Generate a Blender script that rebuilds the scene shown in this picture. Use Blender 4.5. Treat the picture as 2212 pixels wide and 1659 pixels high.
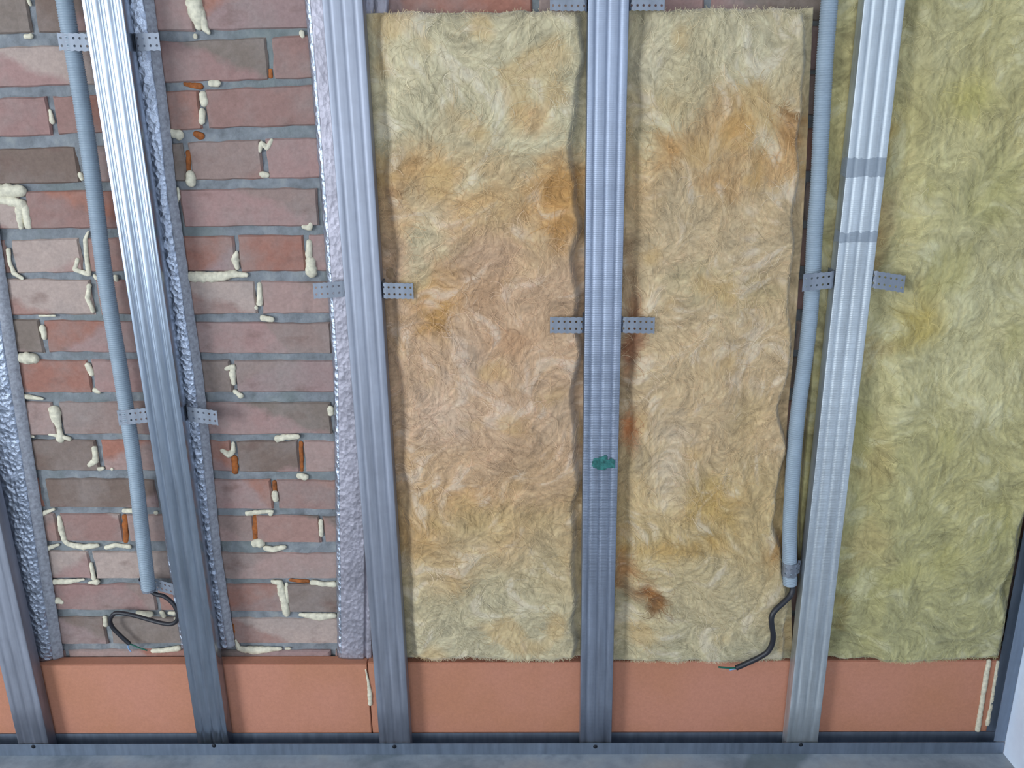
import bpy, bmesh, math, random
import numpy as np
from mathutils import Vector, Matrix, noise as mn

random.seed(7); np.random.seed(7)
for o in list(bpy.data.objects): bpy.data.objects.remove(o)
scene = bpy.context.scene
COL = scene.collection

# ------------------------------------------------------------------ camera
F = 1920.0; CX, CY = 1106.0, 829.5
Zc = Vector((-77, 5800, F)).normalized()
Xc = Vector((127000, 1049, F)); Xc = (Xc - Zc * Xc.dot(Zc)).normalized()
Yc = Zc.cross(Xc)
R = Matrix((Xc, Yc, Zc))            # camera -> world
CAM = Vector((0.0, -1.41, 1.222))
cd = bpy.data.cameras.new('camera'); cam = bpy.data.objects.new('camera', cd); COL.objects.link(cam)
cd.sensor_fit = 'HORIZONTAL'; cd.sensor_width = 36.0; cd.lens = 36.0 * F / 2212.0
cd.clip_start = 0.05
m4 = R.to_4x4(); m4.translation = CAM; cam.matrix_world = m4
scene.camera = cam

def P(u, v, Y=0.0):
    """photo pixel -> point on the vertical plane y = Y"""
    d = R @ Vector((u - CX, -(v - CY), -F))
    t = (Y - CAM.y) / d.y
    return CAM + d * t
def PF(u, v, Z=0.0):
    d = R @ Vector((u - CX, -(v - CY), -F))
    return CAM + d * ((Z - CAM.z) / d.z)
def PS(u, v, Y=0.0):                # metres per pixel there
    return (P(u + 5, v, Y) - P(u - 5, v, Y)).length / 10

# ------------------------------------------------------------------ world, light, exposure
w = bpy.data.worlds.new('world'); scene.world = w; w.use_nodes = True
bg = w.node_tree.nodes['Background']; bg.inputs[0].default_value = (0.70, 0.82, 1.0, 1); bg.inputs[1].default_value = 1.0
def area(name, loc, rot, sx, sy, power, col):
    l = bpy.data.lights.new(name, 'AREA'); l.shape = 'RECTANGLE'; l.size = sx; l.size_y = sy
    l.energy = power; l.color = col
    o = bpy.data.objects.new(name, l); COL.objects.link(o); o.location = loc; o.rotation_euler = rot
    return o
WX0, WX1, WZ0, WZ1 = -5.1, -3.05, 0.35, 2.35
area('window_daylight', ((WX0+WX1)/2, -3.93, (WZ0+WZ1)/2), (math.radians(90), 0, 0), WX1-WX0-.1, WZ1-WZ0-.1, 205, (0.84, 0.92, 1.0))
VX0, VX1, VZ0, VZ1 = -1.35, 0.45, 0.35, 2.25
area('added_fill_light', ((VX0+VX1)/2, -3.93, (VZ0+VZ1)/2), (math.radians(90), 0, 0), VX1-VX0-.1, VZ1-VZ0-.1, 32, (0.84, 0.92, 1.0))  # added weak fill to soften the stud shadows, no known window here
scene.view_settings.view_transform = 'Standard'
scene.view_settings.look = 'None'
scene.view_settings.gamma = 1
scene.view_settings.use_curve_mapping = False
scene.view_settings.exposure = 0.0

# ------------------------------------------------------------------ helpers
def lin(c):
    out = []
    for x in c[:3]:
        x = x / 255.0
        out.append(x / 12.92 if x <= 0.04045 else ((x + 0.055) / 1.055) ** 2.4)
    return (*out, 1.0)

def mesh_obj(name, verts, faces, mat=None, parent=None, smooth=False):
    me = bpy.data.meshes.new(name)
    me.from_pydata([tuple(v) for v in verts], [], faces); me.update()
    o = bpy.data.objects.new(name, me); COL.objects.link(o)
    if mat: me.materials.append(mat)
    if parent: o.parent = parent
    if smooth:
        me.polygons.foreach_set('use_smooth', [True] * len(me.polygons))
    return o
def bm_obj(name, bm, mat=None, parent=None, smooth=False):
    bmesh.ops.recalc_face_normals(bm, faces=bm.faces)
    me = bpy.data.meshes.new(name); bm.to_mesh(me); bm.free()
    o = bpy.data.objects.new(name, me); COL.objects.link(o)
    if mat: me.materials.append(mat)
    if parent: o.parent = parent
    if smooth: me.polygons.foreach_set('use_smooth', [True] * len(me.polygons))
    return o
def empty(name, loc=(0, 0, 0)):
    o = bpy.data.objects.new(name, None); o.empty_display_size = .05; COL.objects.link(o); o.location = loc
    return o
def adopt(child, root):
    child.parent = root
    child.matrix_parent_inverse = Matrix.Translation(root.location).inverted()
def tag(o, label=None, cat=None, group=None, kind=None):
    if label: o['label'] = label
    if cat: o['category'] = cat
    if group: o['group'] = group
    if kind: o['kind'] = kind
    return o
def add_box(bm, x0, x1, y0, y1, z0, z1):
    vs = [bm.verts.new((x, y, z)) for x in (x0, x1) for y in (y0, y1) for z in (z0, z1)]
    for f in ((0,1,3,2),(4,6,7,5),(0,4,5,1),(2,3,7,6),(0,2,6,4),(1,5,7,3)):
        bm.faces.new([vs[i] for i in f])
    return vs

# ------------------------------------------------------------------ materials
class NT:
    def __init__(s, name):
        s.m = bpy.data.materials.new(name); s.m.use_nodes = True
        s.t = s.m.node_tree; s.n = s.t.nodes; s.l = s.t.links
        s.b = s.n['Principled BSDF']
    def new(s, typ, **kw):
        n = s.n.new(typ)
        for k, v in kw.items():
            if k in n.inputs: n.inputs[k].default_value = v
            else: setattr(n, k, v)
        return n
    def link(s, a, b): s.l.new(a, b)
    def coord(s, scale=(1, 1, 1)):
        g = s.new('ShaderNodeNewGeometry'); mp = s.new('ShaderNodeMapping'); mp.inputs['Scale'].default_value = scale
        s.link(g.outputs['Position'], mp.inputs['Vector']); return mp.outputs['Vector']
    def noise(s, scale, detail=4, rough=.55, vec=None, dist=0, stretch=(1, 1, 1)):
        n = s.new('ShaderNodeTexNoise'); n.inputs['Scale'].default_value = scale
        n.inputs['Detail'].default_value = detail; n.inputs['Roughness'].default_value = rough
        n.inputs['Distortion'].default_value = dist
        s.link(vec if vec is not None else s.coord(stretch), n.inputs['Vector'])
        return n.outputs['Fac']
    def ramp(s, fac, stops):
        r = s.new('ShaderNodeValToRGB'); e = r.color_ramp.elements
        while len(e) < len(stops): e.new(.5)
        for i, (p, c) in enumerate(stops):
            e[i].position = p; e[i].color = c if len(c) == 4 else (*c, 1)
        s.link(fac, r.inputs['Fac']); return r.outputs['Color']
    def mix(s, fac, a, b, typ='MIX'):
        n = s.new('ShaderNodeMix'); n.data_type = 'RGBA'; n.blend_type = typ
        for i, x in ((0, fac), (6, a), (7, b)):
            if isinstance(x, (int, float)): n.inputs[i].default_value = x
            elif isinstance(x, tuple): n.inputs[i].default_value = x
            else: s.link(x, n.inputs[i])
        return n.outputs[2]
    def math(s, op, a, b=0.0):
        n = s.new('ShaderNodeMath'); n.operation = op
        for i, x in ((0, a), (1, b)):
            if isinstance(x, (int, float)): n.inputs[i].default_value = x
            else: s.link(x, n.inputs[i])
        return n.outputs[0]
    def bump(s, h, strength=.3, dist=.002):
        b = s.new('ShaderNodeBump'); b.inputs['Strength'].default_value = strength; b.inputs['Distance'].default_value = dist
        s.link(h, b.inputs['Height']); s.link(b.outputs['Normal'], s.b.inputs['Normal']); return b
    def base(s, c, rough=.8, metal=0.0, spec=.3):
        if isinstance(c, tuple): s.b.inputs['Base Color'].default_value = c
        else: s.link(c, s.b.inputs['Base Color'])
        if isinstance(rough, (int, float)): s.b.inputs['Roughness'].default_value = rough
        else: s.link(rough, s.b.inputs['Roughness'])
        s.b.inputs['Metallic'].default_value = metal
        s.b.inputs['Specular IOR Level'].default_value = spec
BLK = (0, 0, 0, 1); WHT = (1, 1, 1, 1)

def mat_brick():
    t = NT('fired_brick')
    a = t.new('ShaderNodeAttribute', attribute_name='tone_a').outputs['Color']
    b = t.new('ShaderNodeAttribute', attribute_name='tone_b').outputs['Color']
    d = t.new('ShaderNodeAttribute', attribute_name='diag').outputs['Fac']
    n = t.noise(30, 5, .6)
    dd = t.math('ADD', d, t.math('MULTIPLY', t.math('SUBTRACT', n, .5), .35))
    f = t.ramp(dd, [(.44, BLK), (.56, WHT)])
    c = t.mix(f, a, b)
    n2 = t.noise(9, 6, .65)
    c = t.mix(t.ramp(n2, [(.42, BLK), (.72, (.75, .75, .75, 1))]), c, lin((152, 140, 134)))
    n3 = t.noise(14, 5, .6, stretch=(1, 1, 1.8), vec=None)
    c = t.mix(t.ramp(n3, [(.58, BLK), (.72, (.55, .55, .55, 1))]), c, lin((118, 92, 84)))
    n4 = t.noise(160, 4, .7)
    c = t.mix(.16, c, t.ramp(n4, [(.3, (.1, .1, .1, 1)), (.7, (.8, .8, .8, 1))]), 'OVERLAY')
    t.base(c, .88, 0, .2)
    t.bump(t.math('ADD', n4, t.math('MULTIPLY', n2, 2)), .22, .001)
    return t.m
def mat_mortar():
    t = NT('mortar')
    n = t.noise(40, 6, .65)
    c = t.ramp(n, [(.3, lin((112, 115, 118))), (.55, lin((136, 140, 144))), (.75, lin((156, 158, 156)))])
    n2 = t.noise(7, 4, .6)
    c = t.mix(t.ramp(n2, [(.5, BLK), (.7, (.5, .5, .5, 1))]), c, lin((112, 122, 116)))
    t.base(c, .95, 0, .15); t.bump(n, .8, .004)
    return t.m
def mat_metal(name='galvanised_steel', tint=(176, 184, 196), rough=.33, knurl=False, rub=False):
    t = NT(name)
    n = t.noise(6, 4, .6, stretch=(12, 12, 1))
    n2 = t.noise(55, 3, .6)
    c = t.ramp(n, [(.3, lin([x * .9 for x in tint])), (.7, lin([min(255, x * 1.06) for x in tint]))])
    c = t.mix(t.ramp(n2, [(.45, BLK), (.8, (.25, .25, .25, 1))]), c, lin([x * .82 for x in tint]))
    r = t.math('ADD', t.math('MULTIPLY', n, .16), rough)
    if rub:
        g = t.new('ShaderNodeNewGeometry'); sp = t.new('ShaderNodeSeparateXYZ'); t.link(g.outputs['Position'], sp.inputs[0])
        wob = t.math('MULTIPLY', t.math('SUBTRACT', t.noise(60, 3), .5), .016)
        zz = t.math('ADD', sp.outputs[2], wob)
        f = None
        for zc, h in ((P(1870, 362).z, .014), (P(1850, 512).z, .008)):
            q = t.math('LESS_THAN', t.math('ABSOLUTE', t.math('SUBTRACT', zz, zc)), h)
            f = q if f is None else t.math('MAXIMUM', f, q)
        c = t.mix(t.math('MULTIPLY', f, .55), c, lin((142, 152, 164)))
        r = t.math('ADD', r, t.math('MULTIPLY', f, .2))
    t.base(c, r, .92, .5)
    h = t.math('MULTIPLY', n, .4)
    if knurl:
        wv = t.new('ShaderNodeTexWave'); wv.wave_type = 'BANDS'; wv.bands_direction = 'Z'
        wv.inputs['Scale'].default_value = 105; wv.inputs['Distortion'].default_value = .6
        t.link(t.coord(), wv.inputs['Vector'])
        h = t.math('ADD', h, t.math('MULTIPLY', wv.outputs['Fac'], .8))
    t.bump(h, .13, .0012)
    return t.m
def mat_foil(name, base, rough, bumpd, scale):
    t = NT(name)
    v = t.new('ShaderNodeTexVoronoi'); v.feature = 'F1'; v.inputs['Scale'].default_value = scale
    wrp = t.noise(scale * .5, 3)
    t.link(t.coord((1, 1, .75)), v.inputs['Vector'])
    n = t.noise(scale * 1.7, 4, .7)
    h = t.math('ADD', t.math('MULTIPLY', v.outputs['Distance'], 1.2), t.math('MULTIPLY', n, .7))
    c = t.ramp(t.noise(18, 4), [(.3, lin([x * .86 for x in base])), (.7, lin(base))])
    r = t.math('ADD', rough, t.math('MULTIPLY', wrp, .15))
    t.base(c, r, .85, .5); t.bump(h, 1.0, bumpd)
    return t.m
def mat_simple(name, c, rough=.6, metal=0, spec=.4, nscale=None, var=.12, bd=.0006):
    t = NT(name)
    if nscale:
        n = t.noise(nscale, 5, .6)
        cc = t.ramp(n, [(.3, lin([x * (1 - var) for x in c])), (.7, lin([min(255, x * (1 + var * .5)) for x in c]))])
        t.base(cc, rough, metal, spec); t.bump(n, .4, bd)
    else: t.base(lin(c), rough, metal, spec)
    return t.m
def mat_wool():
    t = NT('mineral_wool')
    a = t.new('ShaderNodeAttribute', attribute_name='fibre').outputs['Color']
    n = t.noise(240, 4, .7, stretch=(1, 1, .45))
    n2 = t.noise(45, 5, .65, dist=1.5)
    c = t.mix(.16, a, t.ramp(n, [(.25, (.15, .15, .15, 1)), (.75, (.85, .85, .85, 1))]), 'OVERLAY')
    c = t.mix(.20, c, t.ramp(n2, [(.3, (.25, .25, .25, 1)), (.7, (.75, .75, .75, 1))]), 'OVERLAY')
    t.base(c, 1.0, 0, .05)
    t.b.inputs['Sheen Weight'].default_value = .25; t.b.inputs['Sheen Roughness'].default_value = .6
    t.bump(t.math('ADD', n, n2), .35, .0015)
    return t.m
def mat_concrete():
    t = NT('screed')
    n = t.noise(6, 6, .65); n2 = t.noise(50, 5, .6)
    c = t.ramp(n, [(.35, lin((118, 128, 136))), (.52, lin((148, 156, 164))), (.7, lin((160, 162, 162)))])
    n3 = t.noise(3.3, 3, .5, dist=.6)
    c = t.mix(t.ramp(n3, [(.60, BLK), (.66, (.7, .7, .7, 1))]), c, lin((96, 108, 112)))
    c = t.mix(.15, c, t.ramp(n2, [(.3, (.2, .2, .2, 1)), (.7, (.8, .8, .8, 1))]), 'OVERLAY')
    t.base(c, .85, 0, .3); t.bump(n2, .4, .001)
    return t.m
def mat_xps():
    t = NT('extruded_foam_board')
    n = t.noise(5, 4, .6); n2 = t.noise(180, 3, .7)
    c = t.ramp(n, [(.35, lin((184, 126, 98))), (.65, lin((190, 131, 108)))])
    c = t.mix(.12, c, t.ramp(n2, [(.3, (.2, .2, .2, 1)), (.7, (.8, .8, .8, 1))]), 'OVERLAY')
    n3 = t.noise(26, 4, .6)
    c = t.mix(t.ramp(n3, [(.68, BLK), (.76, (.35, .35, .35, 1))]), c, lin((190, 160, 140)))
    t.base(c, .75, 0, .25); t.bump(n2, .25, .0006)
    return t.m

M = dict(
    brick=mat_brick(), mortar=mat_mortar(), wool=mat_wool(), concrete=mat_concrete(), xps=mat_xps(),
    metal=mat_metal('galvanised_steel', (160, 164, 176), .48), metal_knurl=mat_metal('knurled_steel', (158, 166, 182), .4, True),
    metal_shiny=mat_metal('bright_steel', (176, 186, 200), .15),
    metal_rub=mat_metal('rubbed_steel', (204, 210, 214), .46, True, True),
    track=mat_metal('dull_track_steel', (140, 152, 168), .5),
    hanger=mat_metal('hanger_steel', (150, 156, 166), .55),
    foam_edge=mat_simple('grey_foam_edge', (160, 162, 170), .7, 0, .4, 160, .18, .0015),
    foil=mat_foil('crinkled_foil', (205, 214, 230), .14, .0016, 150),
    foil_dull=mat_foil('dull_foil', (188, 184, 194), .5, .0008, 150),
    plaster=mat_simple('white_plaster', (226, 236, 254), .9, 0, .2, 14, .05),
    room=mat_simple('pale_plaster', (205, 206, 206), .95, 0, .1, 5, .08),
    ceil=mat_simple('ceiling_plaster', (214, 214, 212), .95, 0, .1, 5, .05),
    conduit=mat_simple('grey_corrugated_plastic', (150, 164, 176), .42, 0, .5, 30, .05),
    foam=mat_simple('cream_foam', (222, 214, 190), .7, 0, .3, 110, .14, .0012),
    amber=mat_simple('amber_foam', (158, 92, 46), .75, 0, .3, 90, .3, .0012),
    cable=mat_simple('black_cable_sheath', (38, 38, 44), .45, 0, .5),
    green=mat_simple('green_wire', (20, 92, 74), .5), blue=mat_simple('blue_wire', (130, 165, 205), .5),
    screw=mat_simple('black_screw', (22, 26, 34), .5, .3), mark=mat_simple('green_paint', (58, 112, 108), .7, 0, .2, 120, .35),
    frame=mat_simple('white_frame', (225, 228, 230), .5),
)

# ------------------------------------------------------------------ room shell
YB = 0.060                        # brick face
XL, YF, ZT = -5.3, -4.0, 2.62
cornerA = P(2170, 1607, 0.0); XR = cornerA.x + .0005
def struct(name, bm, mat):
    o = bm_obj(name, bm, mat); o['kind'] = 'structure'; return o
bm = bmesh.new(); add_box(bm, XL - .1, XR + .5, YF - .2, YB + .15, -.12, 0); struct('floor', bm, M['concrete'])
bm = bmesh.new(); add_box(bm, XL - .1, XR + .5, YF - .2, YB + .15, ZT, ZT + .12); struct('ceiling', bm, M['ceil'])
bm = bmesh.new()                 # splayed right wall
fB = PF(2192, 1659, 0)
sl = (fB.x - XR) / (fB.y - 0.0)
xe = XR + sl * (YF)
ring = [(XR, YB + .15), (XR, 0), (max(xe, XR - .35), YF), (XR + .4, YF), (XR + .4, YB + .15)]
lo = [bm.verts.new((x, y, 0)) for x, y in ring]; hi = [bm.verts.new((x, y, ZT)) for x, y in ring]
bm.faces.new(lo); bm.faces.new(hi)
for i in range(5): bm.faces.new((lo[i], lo[(i+1) % 5], hi[(i+1) % 5], hi[i]))
struct('wall_right', bm, M['plaster'])
bm = bmesh.new(); add_box(bm, XL - .1, XL, YF, YB + .15, 0, ZT); struct('wall_left', bm, M['room'])
bm = bmesh.new()
add_box(bm, XL, WX0, YF - .15, YF, 0, ZT); add_box(bm, WX1, VX0, YF - .15, YF, 0, ZT); add_box(bm, VX1, XR - .3, YF - .15, YF, 0, ZT)
add_box(bm, VX0, VX1, YF - .15, YF, 0, VZ0); add_box(bm, VX0, VX1, YF - .15, YF, VZ1, ZT)  # opening added for the fill light
add_box(bm, WX0, WX1, YF - .15, YF, 0, WZ0); add_box(bm, WX0, WX1, YF - .15, YF, WZ1, ZT)
struct('wall_front', bm, M['room'])
for nm, (a, b, c, d) in (('window_1', (WX0, WX1, WZ0, WZ1)), ('added_fill_window', (VX0, VX1, VZ0, VZ1))):  # second frame is an added, unseen surround for the fill light
    bm = bmesh.new()
    for x in (a, (a + b) / 2 - .03, b - .06): add_box(bm, x, x + .06, YF - .1, YF - .02, c, d)
    for z in (c, d - .06): add_box(bm, a, b, YF - .1, YF - .02, z, z + .06)
    struct(nm, bm, M['frame'])

# ------------------------------------------------------------------ brick wall
rowsL = [(-20,72),(100,187),(210,294),(320,397),(413,495),(518,590),(603,680),(691,762),(778,850),(868,940),(951,1017),(1033,1096),(1110,1170),(1190,1250),(1263,1318),(1333,1392)]
rowsR = [(-20,63),(80,172),(187,273),(300,386),(407,489),(508,586),(608,678),(697,764),(779,848),(870,938),(953,1020),(1038,1101),(1115,1172),(1195,1251),(1263,1322),(1336,1392)]
joints = [[70,420],[237,584],[108,437],[170,405,569],[50,385,694],[20,180,345,512,662],[205,560],[93,405,720],[198,503],[125,415,720],[215,360,507,652],[95,345,593],[128,270,410,552,694],[200,470],[50,338,615],[235,497]]
def rowline(pl, pr):
    a = P(60, pl, YB); b = P(600, pr, YB)
    s = (b.z - a.z) / (b.x - a.x)
    return lambda x: a.z + s * (min(max(x, a.x - .15), b.x + .25) - a.x)
courses = []
for (a0, a1), (b0, b1), js in zip(rowsL, rowsR, joints):
    ft, fb = rowline(a0, b0), rowline(a1, b1)
    vm = (b0 + b1) / 2
    courses.append((ft, fb, [P(j, vm, YB).x for j in js]))
courses[0] = ((lambda x, g=courses[0][1]: g(x) + .066), courses[0][1], courses[0][2])
# courses above the frame and below the foam board
for k in range(1, 19):
    f0 = courses[0][0] if k == 1 else ft0
    fb_ = (lambda x, g=f0: g(x) + .013); ft_ = (lambda x, g=f0: g(x) + .079); ft0 = ft_
    courses.append((ft_, fb_, [-.9 + .13 * (k % 2), -.64 + .13 * (k % 2)]))
g = courses[15][1]
for k in range(2):
    ft_ = (lambda x, g=g: g(x) - .014); fb_ = (lambda x, g=g: g(x) - .080); g = fb_
    courses.append((ft_, fb_, [-.9 + .13 * (k % 2), -.64]))
palA = [(164,132,126),(156,124,118),(168,140,132),(152,120,112),(162,128,118),(156,130,126)]
palB = [(164,114,98),(130,116,106),(178,158,148),(158,112,98),(124,106,96),(150,128,120)]
verts, faces, mats, cA, cB, dg = [], [], [], [], [], []
def brick(x0, x1, ft, fb, rng):
    ca = lin(rng.choice(palA)); cb = lin(rng.choice(palB))
    nx = max(3, int((x1 - x0) / .016)); nz = 5
    depth = rng.uniform(-.0015, .0015); tx, tz = rng.uniform(-.006, .006), rng.uniform(-.01, .01)
    ang = rng.choice([.5, -.5, .35, -.35, 1.2]) ; off = rng.uniform(.1, .9)
    base = len(verts)
    L = x1 - x0
    xs = [0, .003] + [.003 + (L - .006) * i / nx for i in range(1, nx)] + [L - .003, L]
    zs = [0, .035] + [.035 + .93 * j / nz for j in range(1, nz)] + [.965, 1]
    W, H = len(xs), len(zs)
    for j, tzv in enumerate(zs):
        for i, dx in enumerate(xs):
            x = x0 + dx; zt, zb = ft(x), fb(x)
            z = zb + (zt - zb) * tzv
            edge = (i in (0, W-1)) or (j in (0, H-1))
            y = YB + depth + tx * (dx - L/2) + tz * (z - (zt + zb)/2)
            if edge: y += .0035
            s = 1.0 if edge else .4
            wob = mn.noise(Vector((x * 38, z * 38, 3.1))); wob2 = mn.noise(Vector((x * 38, z * 38, 9.7)))
            y += .0016 * mn.noise(Vector((x * 60, z * 60, 5)))
            verts.append((x + .0026 * s * wob * (1 if i not in (0, W-1) else 1), y, z + .0026 * s * wob2))
            cA.append(ca); cB.append(cb)
            u = dx / .25; v = tzv
            dg.append(.5 + (v - .5) * .5 + (u - off) * (1.3 if ang > 0 else -1.3) * abs(ang) * 2)
    for j in range(H-1):
        for i in range(W-1):
            a = base + j*W + i; faces.append((a, a+1, a+1+W, a+W)); mats.append(0)
    # sides going into the wall
    loop = [base+i for i in range(W)] + [base+j*W+W-1 for j in range(1, H)] + [base+(H-1)*W+i for i in range(W-2, -1, -1)] + [base+j*W for j in range(H-2, 0, -1)]
    b2 = len(verts)
    for q in loop:
        vx = verts[q]; verts.append((vx[0], YB + .03, vx[2])); cA.append(ca); cB.append(cb); dg.append(dg[q])
    n = len(loop)
    for i in range(n):
        faces.append((loop[i], b2+i, b2+(i+1) % n, loop[(i+1) % n])); mats.append(0)
    faces.append(tuple(range(b2, b2 + n))); mats.append(0)
for ci, (ft, fb, js) in enumerate(courses):
    rng = random.Random(100 + ci)
    hdr = ci in (5, 10, 12)
    pitch = .131 if hdr else .262
    js = sorted(js)
    while js[0] > XL: js.insert(0, js[0] - pitch)
    while js[-1] < XR + .1: js.append(js[-1] + pitch)
    for a, b in zip(js[:-1], js[1:]):
        if b > XR + .12: b = XR + .12
        g_ = rng.uniform(.0028, .0058)
        if b - a > .03: brick(a + g_, b - g_, ft, fb, rng)
# mortar bed
mx0, mx1 = XL, XR + .12
fx = list(np.arange(mx0, -1.3, .1)) + list(np.arange(-1.3, .1, .009)) + list(np.arange(.1, mx1, .05))
fz = list(np.arange(0, 1.5, .009)) + list(np.arange(1.5, ZT + .05, .08))
b0 = len(verts)
for z in fz:
    for x in fx:
        y = YB + .0045 + .0030 * mn.noise(Vector((x * 45, z * 60, 0))) + .0022 * mn.noise(Vector((x * 12, z * 30, 4)))
        verts.append((x, y, z)); cA.append((.2,.2,.2,1)); cB.append((.2,.2,.2,1)); dg.append(0)
W = len(fx)
for j in range(len(fz)-1):
    for i in range(W-1):
        a = b0 + j*W + i; faces.append((a, a+1, a+1+W, a+W)); mats.append(1)
Hh = len(fz)
mloop = [b0+i for i in range(W)] + [b0+j*W+W-1 for j in range(1, Hh)] + [b0+(Hh-1)*W+i for i in range(W-2, -1, -1)] + [b0+j*W for j in range(Hh-2, 0, -1)]
b2 = len(verts)
for q in mloop: verts.append((verts[q][0], YB + .15, verts[q][2])); cA.append((.2,.2,.2,1)); cB.append((.2,.2,.2,1)); dg.append(0)
n = len(mloop)
for i in range(n): faces.append((mloop[i], b2+i, b2+(i+1) % n, mloop[(i+1) % n])); mats.append(1)
faces.append(tuple(range(b2, b2 + n))); mats.append(1)
wall = mesh_obj('wall_back', verts, faces, M['brick']); wall['kind'] = 'structure'
wall.data.materials.append(M['mortar'])
wall.data.polygons.foreach_set('material_index', mats)
for nm, arr in (('tone_a', cA), ('tone_b', cB)):
    at = wall.data.attributes.new(nm, 'FLOAT_COLOR', 'POINT'); at.data.foreach_set('color', np.array(arr, dtype=np.float32).ravel())
at = wall.data.attributes.new('diag', 'FLOAT', 'POINT'); at.data.foreach_set('value', np.array(dg, dtype=np.float32))

# ------------------------------------------------------------------ studs and tracks
def stud_profile(gd=1.0):
    pts = [(-.024, .0262), (-.0296, .0266), (-.030, .0258), (-.030, .0015), (-.0297, .0004), (-.0288, 0)]
    for c in (-.018, 0, .018):
        for a, d in ((-.0046, 0), (-.0035, .0002), (-.0022, .0008), (-.001, .0013), (0, .0014), (.001, .0013), (.0022, .0008), (.0035, .0002), (.0046, 0)):
            pts.append((c + a, d * gd))
    pts += [(.0288, 0), (.0297, .0004), (.030, .0015), (.030, .0258), (.0296, .0266), (.024, .0262)]
    return pts
def extrude_profile(name, prof, p0, p1, mat, th=.0007, nseg=24, sharp=35):
    """prof in local (x, y); p0 -> p1 is the axis"""
    vs, fs = [], []
    n = len(prof)
    for k in range(nseg + 1):
        c = p0.lerp(p1, k / nseg)
        for x, y in prof: vs.append((c.x + x, c.y + y, c.z))
    for k in range(nseg):
        for i in range(n - 1):
            a = k * n + i; fs.append((a, a + 1, a + 1 + n, a + n))
    o = mesh_obj(name, vs, fs, mat, smooth=True)
    md = o.modifiers.new('sheet', 'SOLIDIFY'); md.thickness = th; md.offset = -1
    return o
studs = {}
specs = {
    1: ((None), (72, 1606), 'metal', 'plain galvanised stud, leftmost, cut by the left edge of the picture'),
    2: ((219, 0), (460, 1603), 'metal_shiny', 'shiny ribbed galvanised stud between the left conduit and crinkled foil strip'),
    3: ((739, 0), (853, 1603), 'metal', 'ribbed galvanised stud over the dull foil strip, left of all the insulation'),
    4: ((1315, 0), (1287, 1603), 'metal_knurl', 'ribbed galvanised stud with green paint mark, between two insulation batts'),
    5: ((1912, 0), (1733, 1601), 'metal_rub', 'pale rubbed ribbed galvanised stud right of the right conduit'),
}
for k, (top, bot, mt, lab) in specs.items():
    pb = P(*bot, 0.0)
    if top is None: dx = -.005
    else:
        pt = P(*top, 0.0); dx = (pt.x - pb.x) / (pt.z - pb.z)
    z0, z1 = .0025, ZT - .002
    p0 = Vector((pb.x + dx * (z0 - pb.z), 0, z0)); p1 = Vector((pb.x + dx * (z1 - pb.z), 0, z1))
    o = extrude_profile('metal_stud', stud_profile({2: 1.1, 4: .85, 5: .95}.get(k, .6)), p0, p1, M[mt])
    tag(o, lab, 'metal stud', 'vertical metal studs')
    studs[k] = (lambda z, p0=p0, dx=dx: p0.x + dx * (z - p0.z))
    studs[(k, 'o')] = o
print('STUD X', [round(studs[k](.5), 3) for k in range(1, 6)], 'XR', XR, 'zfloorpix', P(1100,1628).z)
# green paint mark, following the ribs
gm = bmesh.new()
pc = P(1303, 1000); rr = .0175
vs = []
prof = [(x, y) for x, y in stud_profile(.85) if abs(y) < .0022]
def prof_y(x):
    for (a, ya), (b, yb) in zip(prof[:-1], prof[1:]):
        if a <= x <= b and b > a: return ya + (yb - ya) * (x - a) / (b - a)
    return 0
sx = studs[4](pc.z)
nx_, nz_ = 26, 22
idx = {}
for i in range(nx_ + 1):
    for j in range(nz_ + 1):
        lx = -.018 + .043 * i / nx_; lz = -.02 + .038 * j / nz_
        d = math.hypot((lx - .001) / .019, lz / .0165) + .35 * mn.noise(Vector((lx * 110, lz * 110, 2)))
        d2 = math.hypot((lx - .018) / .011, (lz + .001) / .011) + .3 * mn.noise(Vector((lx * 130, lz * 130, 7)))
        if min(d, d2) < .9: idx[(i, j)] = gm.verts.new((sx + lx, prof_y(lx) - .0011, pc.z + lz))
for (i, j), v in idx.items():
    q = [idx.get(t) for t in ((i, j), (i+1, j), (i+1, j+1), (i, j+1))]
    if all(q): gm.faces.new(q)
mk = bm_obj('paint_mark', gm, M['mark'], smooth=True); mk.parent = studs[(4, 'o')]; mk['label'] = 'smudged green paint mark'
md = mk.modifiers.new('film', 'SOLIDIFY'); md.thickness = .0003

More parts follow.
